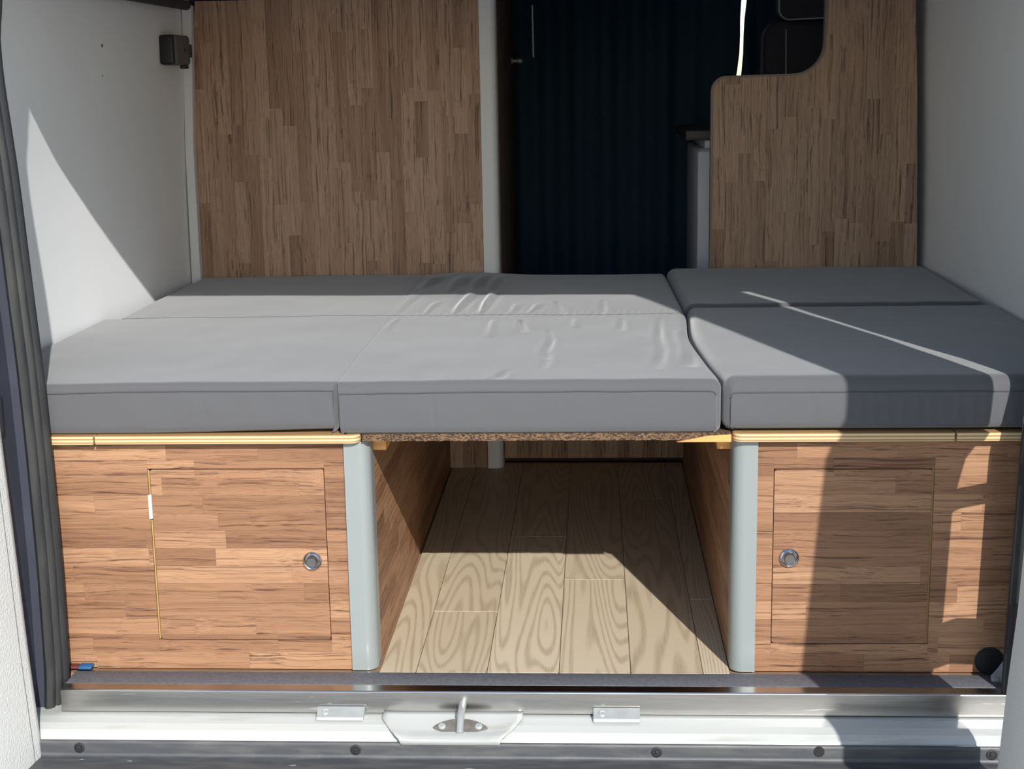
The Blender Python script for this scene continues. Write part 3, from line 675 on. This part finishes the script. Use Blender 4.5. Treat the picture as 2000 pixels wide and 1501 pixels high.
# rubber seals
def seal(name, tab, side, y_in, y_out, label):
    bm = bmesh.new(); n = 7
    pr_ = []
    W = 0.026; D = abs(y_out - y_in)
    pts = [(0, 0), (0.004, -.006), (0.003, -.014), (-.003, -.018), (-.001, -.024), (-.004, -.030), (-.010, -.032), (-.009, -.038), (-.013, -.044), (-.020, -.046), (-.026, -.040), (-.026, 0)]
    rows = []
    zs = [-0.066 + 1.235 * i / 62 for i in range(63)]
    for z in zs:
        x = lerp_tab(tab, z); x = (lerp_tab(tab, z - .03) + x + lerp_tab(tab, z + .03)) / 3
        rows.append([bm.verts.new((x + (a if side < 0 else -a), y_in + b * D / 0.046, z)) for a, b in pts])
    for r, q in zip(rows, rows[1:]):
        for j in range(len(pts)): k = (j + 1) % len(pts); bm.faces.new((r[j], r[k], q[k], q[j]))
    bm.faces.new(rows[0][::-1]); bm.faces.new(rows[-1])
    return tag(from_bm(name, bm, 'rubber', body, True, 60), label)
seal('door_seal', LS, -1, -0.022, -0.068, 'ribbed black rubber door seal beside the bench with the hinge')
seal('door_seal', RS, 1, -0.060, -0.104, 'black rubber door seal beside the bench with the cable hole')

# rear doors, standing open
def rear_door(name, hinge_edge, out, thick_dir, z0, z1, hinge_zs, strap=None):
    """door slab: hinge_edge(z)->(x,y); out = direction of the door away from its hinge"""
    t = empty(name, (hinge_edge(0.3)[0], hinge_edge(0.3)[1], z0)); tag(t, kind='structure')
    return t
LD = [(-0.30, -0.762), (-0.09, -0.769), (0.10, -0.778), (0.31, -0.785), (0.56, -0.794), (0.9, -0.805), (1.2, -0.815)]
d1 = empty('door_1', (-0.80, -0.12, -0.15)); tag(d1, kind='structure')
def door_panel(name, tab, y_h, free, th, sgn, z0, z1, mt, parent, inset=0.0, nz=28):
    """slab whose inner face runs from (tab(z), y_h) to free(z)=(x,y); thickness th away from the opening (sgn)"""
    V = []; Fc = []; zs = [z0 + (z1 - z0) * i / nz for i in range(nz + 1)]; us = [0, 0.012, 0.03, 0.3, 0.6, 0.97, 0.99, 1.0]; rd = [0.012, 0.003, 0, 0, 0, 0, 0.003, 0.012]
    for z in zs:
        xa = lerp_tab(tab, z); xb, yb = free(z)
        for u, r in zip(us, rd): V.append((xa + (xb - xa) * u + sgn * (r + inset), y_h + (yb - y_h) * u, z))
        for u in us[::-1]: V.append((xa + (xb - xa) * u + sgn * th, y_h + (yb - y_h) * u, z))
    n = 2 * len(us)
    for i in range(nz):
        for j in range(n): k = (j + 1) % n; Fc.append((i * n + j, i * n + k, (i + 1) * n + k, (i + 1) * n + j))
    Fc.append(tuple(range(n))); Fc.append(tuple(nz * n + j for j in range(n))[::-1])
    return mesh(name, V, Fc, mt, parent, True, 50)
door_panel('trim_panel', LD, -0.135, lambda z: (lerp_tab(LD, z) - 0.10, -0.86), 0.03, -1, -0.105, 1.2, 'door_trim', d1)
LD2 = [(z, x - 0.034) for z, x in LD]
door_panel('door_shell', LD2, -0.125, lambda z: (lerp_tab(LD2, z) - 0.10, -0.88), 0.045, -1, -0.30, 1.25, 'jamb_paint', d1)
pts = [(lerp_tab(LD, z) - 0.0058, -0.172, z) for z in [-0.10 + i * 0.05 for i in range(26)]]
tube('panel_seam', pts, 0.0012, 'plastic_grey', d1, n=6)
for z in (0.475, 0.06):
    h = box('hinge', lerp_tab(LS, z) - 0.062, lerp_tab(LS, z) - 0.030, -0.150, -0.1205, z - 0.035, z + 0.035, 'jamb_shaded', d1, bevel=0.004)
RD = [(-0.30, 0.664), (-0.03, 0.682), (0.105, 0.690), (0.22, 0.699), (0.334, 0.704), (0.47, 0.707), (0.55, 0.722), (0.60, 0.750), (0.90, 0.762), (1.24, 0.735), (1.62, 0.72)]
RO = [(-0.30, 0.722), (0.05, 0.733), (0.17, 0.743), (0.265, 0.757), (0.46, 0.764), (0.50, 0.772), (0.545, 0.783), (0.575, 0.806), (0.67, 0.811), (0.90, 0.818), (1.24, 0.792), (1.62, 0.78)]
FR = [(-0.3, 0.650), (0.20, 0.665), (0.47, 0.677), (0.66, 0.692), (0.84, 0.708), (0.88, 0.728), (0.96, 0.731), (1.35, 0.724), (1.60, 0.71)]
d2 = empty('door_2', (0.73, -0.27, -0.3)); tag(d2, kind='structure')
door_panel('trim_panel', RD, -0.270, lambda z: (lerp_tab(FR, z), -0.75), 0.020, 1, -0.20, 1.62, 'door_trim', d2, nz=60)
RD2 = [(z, x + 0.021) for z, x in RD]
o = door_panel('door_shell', RD2, -0.270, lambda z: (lerp_tab(FR, z) + 0.022, -0.752), 0.034, 1, -0.30, 1.64, 'jamb_paint', d2, nz=60)
for v in o.data.vertices:                              # outer skin follows the body side, so the shell is thicker near the hinge
    if abs(v.co.y + 0.270) < 0.03 and v.co.x > lerp_tab(RD2, v.co.z) + 0.025: v.co.x = lerp_tab(RO, v.co.z)
def arm(name, za, zb, h, mt):
    bm = bmesh.new(); sweep(bm, [(0.790, -0.094, za), (0.782, -0.130, za + (zb - za) * .2), (0.762, -0.230, za + (zb - za) * .8), (0.752, -0.280, zb)], [(-0.005, -h / 2), (0.005, -h / 2), (0.005, h / 2), (-0.005, h / 2)], up=Vector((0, 0, 1)))
    return from_bm(name, bm, mt, d2)
arm('check_strap', 0.376, 0.464, 0.028, 'dark_metal')
arm('hinge', 0.120, 0.228, 0.066, 'jamb_paint')

# ------------------------------------------------------------------ small things by the benches
t = empty('cloth_bundle', (-0.75, 0.02, 0)); tag(t, 'blue and red cloth scrap poking out under the bench with the hinge', 'cloth')
bm = bmesh.new(); bbox(bm, -0.760, -0.737, -0.001, 0.03, 0.0018, 0.0072, 0.002); from_bm('blue_cloth', bm, 'blue_cloth', t, True)
bm = bmesh.new(); bbox(bm, -0.778, -0.760, 0.001, 0.03, 0.0018, 0.0066, 0.002); from_bm('red_cloth', bm, 'red_cloth', t, True)
t = empty('cable_strap', (0.76, -0.02, 0)); tag(t, 'grey plastic strap end beside the black cable hole', 'strap')
bm = bmesh.new(); sweep(bm, [(0.744, -0.030, 0.0035), (0.756, -0.022, 0.012), (0.772, -0.012, 0.028), (0.790, -0.006, 0.042)], [(-0.010, -0.0008), (0.010, -0.0008), (0.010, 0.0008), (-0.010, 0.0008)], up=Vector((-0.2, -1, 0.2)).normalized()); from_bm('strap', bm, 'strap_grey', t)
box('strap_foot', 0.7385, 0.7505, -0.0315, -0.024, 0.0016, 0.0075, 'strap_grey', t, bevel=0.001)

# grey clip box on the left wall
t = empty('wall_speaker', (-0.845, 1.17, 1.035)); tag(t, 'small grey box with black sides mounted high on the white wall', 'speaker box')
box('housing', -0.872, -0.832, 1.100, 1.215, 1.000, 1.068, 'plastic_grey', t, bevel=0.008, seg=3)
box('side_cap', -0.870, -0.836, 1.086, 1.101, 1.001, 1.067, 'plastic_black', t, bevel=0.006, seg=3)
box('latch_tab', -0.842, -0.829, 1.211, 1.219, 1.018, 1.048, 'plastic_black', t, bevel=0.002)
lathe('lens', (-0.8325, 1.165, 1.034), (1, 0, 0), [(0.004, 0), (0.004, 0.001), (0.003, 0.0012), (0, 0.0008)], 'black', t, n=16)
box('lower_clip', -0.846, -0.834, 1.165, 1.20, 0.992, 1.0005, 'plastic_black', t, bevel=0.002)
for y, z, r, lab in ((0.69, 1.036, .0032, 'dark screw hole in the white wall, the upper of two'), (0.69, 0.977, .0016, 'tiny screw hole in the white wall, the lower of two')):
    lean = wall_lean(y, z)
    tag(lathe('wall_screw', (lerp_tab(LW, y) + lean - 0.0016, y, z), (1, 0, 0), [(r, 0), (r, 0.0022), (r * .6, 0.0028), (0, 0.0024)], 'dark_metal', None, n=14), lab, 'screw')

# ------------------------------------------------------------------ dark cab beyond the doorway
t = empty('closet_side', (-0.12, 1.7, 0)); tag(t, 'dark brown closet side panel just inside the doorway', 'closet')
box('side_board', -0.135, -0.120, 1.352, 2.05, 0.0, 1.223, 'closet_side', t, bevel=0.001)
box('back_strip', -0.119, -0.1175, 1.70, 1.705, 0.42, 1.22, 'cab_dark', t)
h = empty('coat_hook', (-0.10, 1.95, 1.0)); tag(h, 'small chrome hook on the dark closet side', 'hook')
lathe('hook_base', (-0.1198, 1.95, 1.004), (1, 0, 0), [(0.009, 0), (0.009, 0.003), (0.005, 0.005), (0.005, 0.018), (0.0075, 0.020), (0.0075, 0.030), (0, 0.031)], 'zinc', h, n=20)
tag(tube('slit_rod', [(-0.0560, 1.90, 1.012), (-0.0565, 1.90, 1.08), (-0.0572, 1.90, 1.152)], 0.0023, 'pvc_white', None, n=8), 'thin pale rod standing in for a light slit in the dark doorway', 'rod')  # pale rod added in place of a thin slit of daylight
f = empty('fridge', (0.45, 1.9, 0)); tag(f, 'white fridge cabinet standing in the dark doorway', 'fridge')
box('body', 0.377, 0.80, 1.60, 2.02, 0.0, 0.770, 'fridge_white', f, bevel=0.012, seg=3)
box('front_door', 0.377, 0.80, 1.585, 1.599, 0.03, 0.765, 'fridge_white', f, bevel=0.005, seg=2)
box('top_rail', 0.395, 0.80, 1.592, 2.0, 0.7705, 0.792, 'fridge_white', f, bevel=0.003)
tag(box('worktop', 0.345, 0.84, 1.57, 2.04, 0.793, 0.818, 'worktop_dark', None, bevel=0.003), 'dark worktop lying on the white fridge cabinet', 'worktop')
# curtains across the cab, with a slit of daylight between them
def curtain(name, edge_l, edge_r, y, label, seed, n=90):
    V = []; Fc = []; zs = [0.0 + 1.2245 * i / 24 for i in range(25)]
    for z in zs:
        a, b = edge_l(z), edge_r(z)
        for i in range(n + 1):
            u = i / n; x = a + (b - a) * u; V.append((x, y + 0.018 * math.sin(x * 70 + seed) * min(1, u * 8, (1 - u) * 8) + 0.01 * math.sin(x * 31 + z), z))
    for j in range(len(zs) - 1):
        for i in range(n): q = j * (n + 1) + i; Fc.append((q, q + 1, q + n + 2, q + n + 1))
    me = bpy.data.meshes.new(name); me.from_pydata(V, [], Fc); me.update()
    o = from_me(name, me, 'curtain', None, True); s = o.modifiers.new('thick', 'SOLIDIFY'); s.thickness = 0.003
    return tag(o, label, 'curtain', 'curtains closing off the cab')
slit_l = lambda z: 0.5545 + 0.075 * (z - 0.95) + 0.004 * math.sin((z - .95) * 22)
slit_r = lambda z: 0.5690 + 0.062 * (z - 0.95) + 0.002 * math.sin((z - .95) * 30)
curtain('cab_curtain', lambda z: -0.86, slit_l, 2.45, 'wide dark navy curtain behind the doorway', 0.4, 160)
curtain('cab_curtain', slit_r, lambda z: 0.90, 2.45, 'narrow dark curtain behind the cab seat, beside the daylight slit', 2.0, 50)
# passenger seat seen through the stepped cut-out
t = empty('passenger_chair', (0.74, 2.2, 0)); tag(t, 'dark cab seat with pale piping behind the stepped partition', 'seat')
hp = rrect(0.630, 0.88, 1.112, 1.151, 0.017)
slab('backrest', rrect(0.600, 0.88, 0.30, 1.105, 0.05), 'xz', 2.10, 2.20, 'seat_leather', t, bevel=0.015, smooth=True)
HB = arc(0.665, 1.135, 0.03, 180, 270, 8)
slab('headrest', [(0.635, 1.210)] + HB + [(0.87, 1.112), (0.87, 1.210)], 'xz', 2.05, 2.12, 'seat_leather', t, bevel=0.004)
tube('headrest_piping', [(0.635, 2.048, 1.205)] + [(x, 2.048, z) for x, z in HB] + [(0.76, 2.048, 1.108), (0.87, 2.048, 1.112)], 0.0022, 'seat_piping', t, n=8)
tube('backrest_piping', [(0.668, 2.099, 0.40), (0.666, 2.099, 0.8), (0.662, 2.099, 1.08)], 0.0018, 'seat_piping', t, n=8)
